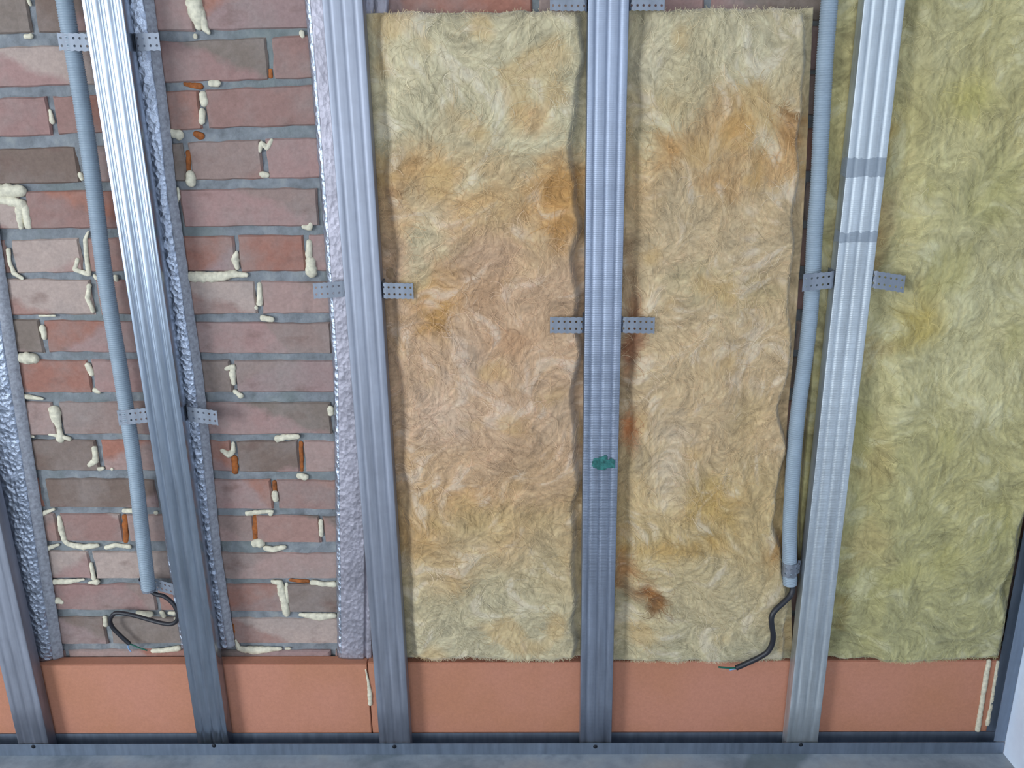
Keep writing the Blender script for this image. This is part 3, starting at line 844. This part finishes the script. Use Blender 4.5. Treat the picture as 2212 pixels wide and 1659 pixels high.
hanger(4, 703, 'perforated steel hanger halfway up the green marked stud', 1188, 1414, h=.028, yl=.002, yr=.002, pyl=702, pyr=703)
hanger(5, 604, 'perforated steel hanger with drooping wings on the pale rubbed stud', 1734, 1954, h=.029, yl=.000, yr=-.001, pyl=611, pyr=614)
# conduit clamps
root = empty('conduit_clamp', P(318, 1262, .033))
pa = []
c = P(319, 1262, .033); r = .0134
for a in range(200, -1, -25): pa.append(Vector((c.x + r * math.cos(math.radians(a)), c.y - r * math.sin(math.radians(a)), c.z)))
e = P(383, 1276, .030)
pa.append(Vector((pa[-1].x + .004, .034, c.z - .002))); pa.append(Vector((e.x, .030, e.z)))
perforated('strap', pa, .026, Vector((-.12, 0, 1)).normalized(), M['hanger'], root)
tag(root, 'perforated steel strap clamping the lower end of the left conduit', 'clamp', 'conduit straps')
root = empty('conduit_clamp', P(1706, 1227, .012))
pa = []
c = P(1706, 1227, .012)
for a in range(200, -1, -25): pa.append(Vector((c.x + r * math.cos(math.radians(a)), c.y - r * math.sin(math.radians(a)), c.z)))
xs_ = studs[5](c.z) - .0312
pa += [Vector((pa[-1].x + .002, .016, c.z)), Vector((xs_ - .002, .016, c.z)), Vector((xs_, .020, c.z))]
perforated('strap', pa, .028, UPZ, M['hanger'], root)
tag(root, 'perforated steel strap clamping the lower end of the right conduit', 'clamp', 'conduit straps')

# ------------------------------------------------------------------ foam dabs
def blob(strokes, mat, Y, seed, name='foam_dab', flat=.72):
    bm = bmesh.new()
    for st_ in strokes:
        pts = []; rad = []
        for (u, v, r) in st_:
            pts.append(P(u, v, Y)); rad.append(r * PS(u, v, Y))
        if len(pts) == 1:
            pts.append(pts[0] + Vector((0, 0, -rad[0] * .25))); rad.append(rad[0])
        # resample
        Lp, Rp = [pts[0]], [rad[0]]
        for (a, b, ra, rb) in zip(pts[:-1], pts[1:], rad[:-1], rad[1:]):
            n = max(1, int((b - a).length / .0018))
            for k in range(1, n + 1): Lp.append(a.lerp(b, k / n)); Rp.append(ra + (rb - ra) * k / n)
        d0 = (Lp[0] - Lp[1]).normalized(); d1 = (Lp[-1] - Lp[-2]).normalized()
        C0 = []; R0 = []
        for a in (8, 28, 50, 72): C0.append(Lp[0] + d0 * Rp[0] * math.cos(math.radians(a))); R0.append(Rp[0] * math.sin(math.radians(a)))
        C1 = []; R1 = []
        for a in (72, 50, 28, 8): C1.append(Lp[-1] + d1 * Rp[-1] * math.cos(math.radians(a))); R1.append(Rp[-1] * math.sin(math.radians(a)))
        C = C0 + Lp + C1; Rr = R0 + Rp + R1
        rings = []; seg = 14
        for i, p in enumerate(C):
            d = C[min(i+1, len(C)-1)] - C[max(i-1, 0)]; d.y = 0
            d = d.normalized() if d.length > 1e-9 else Vector((0, 0, 1))
            s = Vector((-d.z, 0, d.x)); ring_ = []
            for k in range(seg):
                a = 2 * math.pi * k / seg
                q = p + s * math.cos(a) * Rr[i] + Vector((0, math.sin(a) * Rr[i] * flat, 0))
                nz = 1 + .22 * mn.noise(q * 130 + Vector((seed, 0, 0))) + .12 * mn.noise(q * 300)
                q = p + (q - p) * nz + Vector((d.x, 0, d.z)) * .0010 * mn.noise(q * 200)
                ring_.append(bm.verts.new(q))
            rings.append(ring_)
        for a, b in zip(rings[:-1], rings[1:]):
            for k in range(seg): bm.faces.new((a[k], a[(k+1) % seg], b[(k+1) % seg], b[k]))
        bm.faces.new(rings[0]); bm.faces.new(rings[-1])
    return bm_obj(name, bm, mat, smooth=True)

left = [
 ('tiny speck', [[(62,2,4),(65,9,4)]]), ('small round dab', [[(56,79,5),(66,78,6)]]), ('narrow dab', [[(108,240,4),(113,262,6)]]),
 ('small dab half behind the conduit', [[(174,378,6),(177,386,5)]]),
 ('large smeared patch with two drips', [[(-4,414,15),(20,412,15),(44,413,13)],[(-2,430,10),(30,436,12),(48,442,11)],[(42,448,10),(45,490,6)],[(55,450,9),(61,488,8)]]),
 ('thin bent trickle', [[(18,540,5),(20,565,4),(30,590,5),(48,601,4)]]),
 ('looped squiggle', [[(191,500,2),(184,518,5),(188,560,5),(192,592,6),(178,588,5),(161,582,5),(168,560,4)]]),
 ('small dab at the conduit edge', [[(205,596,4),(209,600,5)]]), ('dab between conduit and stud', [[(250,598,5),(252,604,5)]]),
 ('tall narrow bead', [[(193,617,5),(190,645,6),(201,671,5)]]), ('flat thin line', [[(85,682,2.5),(118,682,2.5)]]),
 ('small upright dab', [[(92,708,7),(96,728,6)]]), ('wide flat oval', [[(48,774,12),(60,774,14),(74,775,11)]]),
 ('rounded dab', [[(190,790,7),(198,806,7)]]), ('small bean', [[(206,843,6),(214,846,5)]]),
 ('pointed wedge', [[(52,856,6),(92,862,3)]]),
 ('large hourglass lump', [[(118,888,13),(122,906,11),(128,925,5),(131,948,9)],[(107,937,4),(130,942,5),(150,948,5)]]),
 ('tiny wedge beside foil', [[(60,942,5),(72,943,3)]]),
 ('boot shaped lump', [[(204,968,6),(207,995,7),(194,1004,6)],[(214,1013,5),(222,1012,4)]]),
 ('tiny round speck', [[(242,1013,3.5)]]), ('slanting wedge', [[(90,1110,6),(117,1100,3)]]),
 ('short bar behind the conduit', [[(268,1103,5),(290,1103,6)]]), ('small dab beside the stud', [[(337,1107,4.5)]]),
 ('long L shaped bead', [[(128,1118,5),(133,1145,7),(139,1168,5),(150,1176,6),(180,1182,7),(210,1178,5)]]),
 ('short bumpy bead', [[(230,1183,5),(250,1177,5),(280,1181,5)]]), ('small wedge beside foil', [[(104,1184,6),(126,1177,3)]]),
 ('T shaped dab', [[(197,1218,4),(203,1250,5)],[(193,1259,3),(209,1257,7)]]),
 ('long flat wedge', [[(118,1257,7),(150,1256,6),(180,1252,3)]]), ('triangular dab beside foil', [[(124,1297,8),(133,1301,5)]]),
 ('short oblong dab above the cable', [[(298,1323,5),(312,1326,7),(326,1327,6)]]), ('pair of small dabs inside the cable loop', [[(350,1324,6),(354,1330,5)],[(366,1324,4),(376,1325,5)],[(378,1336,3)]]),
 ('narrow dab behind the cable bend', [[(227,1334,5),(228,1350,5)]]), ('long bumpy bead above the foam board', [[(330,1406,5),(355,1405,6),(385,1400,7)]]),
]
mid_ = [
 ('big ragged drip', [[(416,-20,17),(420,10,18),(427,35,16),(430,56,9)],[(434,30,11),(442,60,8),(450,70,5)],[(422,78,5)]]),
 ('small dab touching the dull foil', [[(652,72,6),(654,78,5)]]), ('short oval', [[(456,180,7),(470,180,7)]]), ('upright oval', [[(439,206,9),(441,222,9)]]),
 ('long upright oval', [[(437,240,7),(436,262,7)]]), ('thick horizontal dab beside shiny foil', [[(366,286,8),(386,292,11)]]),
 ('N shaped squiggle', [[(561,326,4),(565,308,5),(577,320,6),(587,303,4)]]), ('small round dab', [[(567,377,7),(577,378,6)]]),
 ('egg shaped dab', [[(411,378,10),(413,393,11)]]), ('thin sliver beside shiny foil', [[(384,408,3),(386,425,4),(383,440,2)]]),
 ('knobbly dab', [[(656,490,5),(668,492,7),(671,484,6)]]), ('slim upright oval', [[(668,523,6),(667,552,8)]]), ('big upright oval', [[(671,565,11),(673,588,12)]]),
 ('pointed dab', [[(511,545,4),(508,560,9),(512,578,5)]]), ('long horizontal smear', [[(404,598,11),(430,598,12),(470,598,11),(505,592,9),(532,594,5)]]),
 ('straight upright bead', [[(561,614,5),(561,655,7)]]), ('tiny round speck', [[(553,664,4.5)]]), ('bean', [[(568,687,7),(587,690,6)]]),
 ('upright dab with a side bump', [[(490,796,5),(504,792,6),(502,808,7),(505,828,5)]]), ('slanting dab', [[(508,846,5),(520,855,6)]]),
 ('rounded dab touching the dull foil', [[(714,884,8),(715,892,7)]]), ('straight horizontal bar', [[(600,948,8),(615,944,7),(643,943,6)]]),
 ('tick shaped dab', [[(480,973,5),(494,983,7),(503,975,6),(504,958,4)]]), ('small lump under a joint', [[(647,1028,7),(660,1030,7)]]),
 ('small upright egg', [[(594,1066,7),(595,1078,7)]]), ('thin horizontal bead', [[(535,1109,6),(560,1106,5),(588,1104,4),(585,1110,5)]]),
 ('round lump', [[(551,1174,9),(562,1173,11)]]), ('smooth horizontal sausage', [[(574,1184,6),(590,1187,7),(614,1182,5)]]),
 ('slim upright bead', [[(693,1126,5),(694,1155,5)]]), ('big forked drip', [[(590,1256,5),(604,1259,8),(611,1285,9),(619,1325,8)],[(619,1262,4),(620,1300,5)]]),
 ('horizontal bar touching dull foil', [[(675,1258,6),(700,1262,6),(722,1262,7)]]), ('long horizontal wedge', [[(650,1328,5),(690,1332,9),(722,1330,6)]]),
 ('long low smear above the foam board', [[(509,1384,3),(516,1401,6),(548,1405,10),(575,1403,8),(606,1401,4)],[(618,1401,3),(626,1401,3)]]),
]
ORD = ['first','second','third','fourth','fifth','sixth','seventh','eighth','ninth','tenth','eleventh','twelfth','thirteenth','fourteenth','fifteenth','sixteenth','seventeenth','eighteenth','nineteenth','twentieth']
def course_name(v, right):
    rows = rowsR if right else rowsL
    for i, (a, b) in enumerate(rows):
        if v < a: return 'under the %s brick course' % ORD[i-1] if i > 0 else 'at the top'
        if v <= b: return 'beside the %s brick course' % ORD[i]
    return 'in the lowest mortar line'
sd = 0
def fit(t):
    for a, b in ((' brick course', ' course'), ('beside the ', 'by the '), (' of cream foam', ', cream foam'), (' brick bay', ' bay')):
        if len(t.split()) > 16: t = t.replace(a, b)
    if len(t.split()) > 16: print('LONG', t)
    return t
for lst, right, bay in ((left, False, 'left brick bay'), (mid_, True, 'middle brick bay')):
    for desc, strokes in lst:
        sd += 1
        o = blob(strokes, M['foam'], YB + .0005, sd)
        vy = sum(p[1] for p in strokes[0]) / len(strokes[0])
        tag(o, fit('%s of cream foam %s, %s' % (desc, course_name(vy, right), bay)), 'foam dab', 'cream foam dabs on the ' + bay)
xp = [([[(790,1447,1.6),(796,1475,3),(799,1500,5),(800,1520,5)]], 'thin cream foam drip on the orange board seam beside the third stud'),
      ([[(2136,1428,5),(2127,1480,6),(2119,1530,5),(2112,1576,6)]], 'left of two cream foam beads at the right end of the orange board'),
      ([[(2156,1430,4),(2148,1480,4),(2141,1525,4),(2133,1564,5)]], 'right of two cream foam beads at the right end of the orange board')]
for strokes, lab in xp:
    sd += 1; o = blob(strokes, M['foam'], .0300, sd, 'foam_bead'); tag(o, lab, 'foam bead', 'cream foam beads on the orange boards')
amber = [([[(407,330,6),(408,370,5)]], 'fourth brick course beside shiny foil', False), ([[(507,990,7),(508,1018,7)]], 'eleventh brick course, under the tick shaped dab', 0),
         ([[(650,957,5),(652,1015,4)]], 'eleventh brick course, near the dull foil', 0), ([[(593,1042,5),(594,1060,5)]], 'twelfth brick course, middle bay', 0),
         ([[(553,1118,7),(551,1160,7)]], 'thirteenth brick course, middle bay', 0), ([[(270,1116,6),(272,1168,6)]], 'thirteenth brick course, left bay beside the conduit', 0),
         ([[(425,290,8),(434,294,8)]], 'mortar line between third and fourth courses', 0), ([[(400,182,4),(432,186,7)]], 'mortar line between second and third courses', 0),
         ([[(628,1253,4),(664,1256,5)]], 'mortar line under the fourteenth course, middle bay', 0), ([[(585,165,5),(584,152,4)]], 'second brick course, middle bay', 0), ([[(503,1350,6),(506,1375,5)]], 'lowest brick course beside the shiny foil', 0)]
for strokes, where, _ in amber:
    sd += 1; o = blob(strokes, M['amber'], YB + .0035, sd, 'amber_foam', .5)
    tag(o, 'orange brown cured foam in the ' + where, 'cured foam', 'orange brown foam in the brick joints')
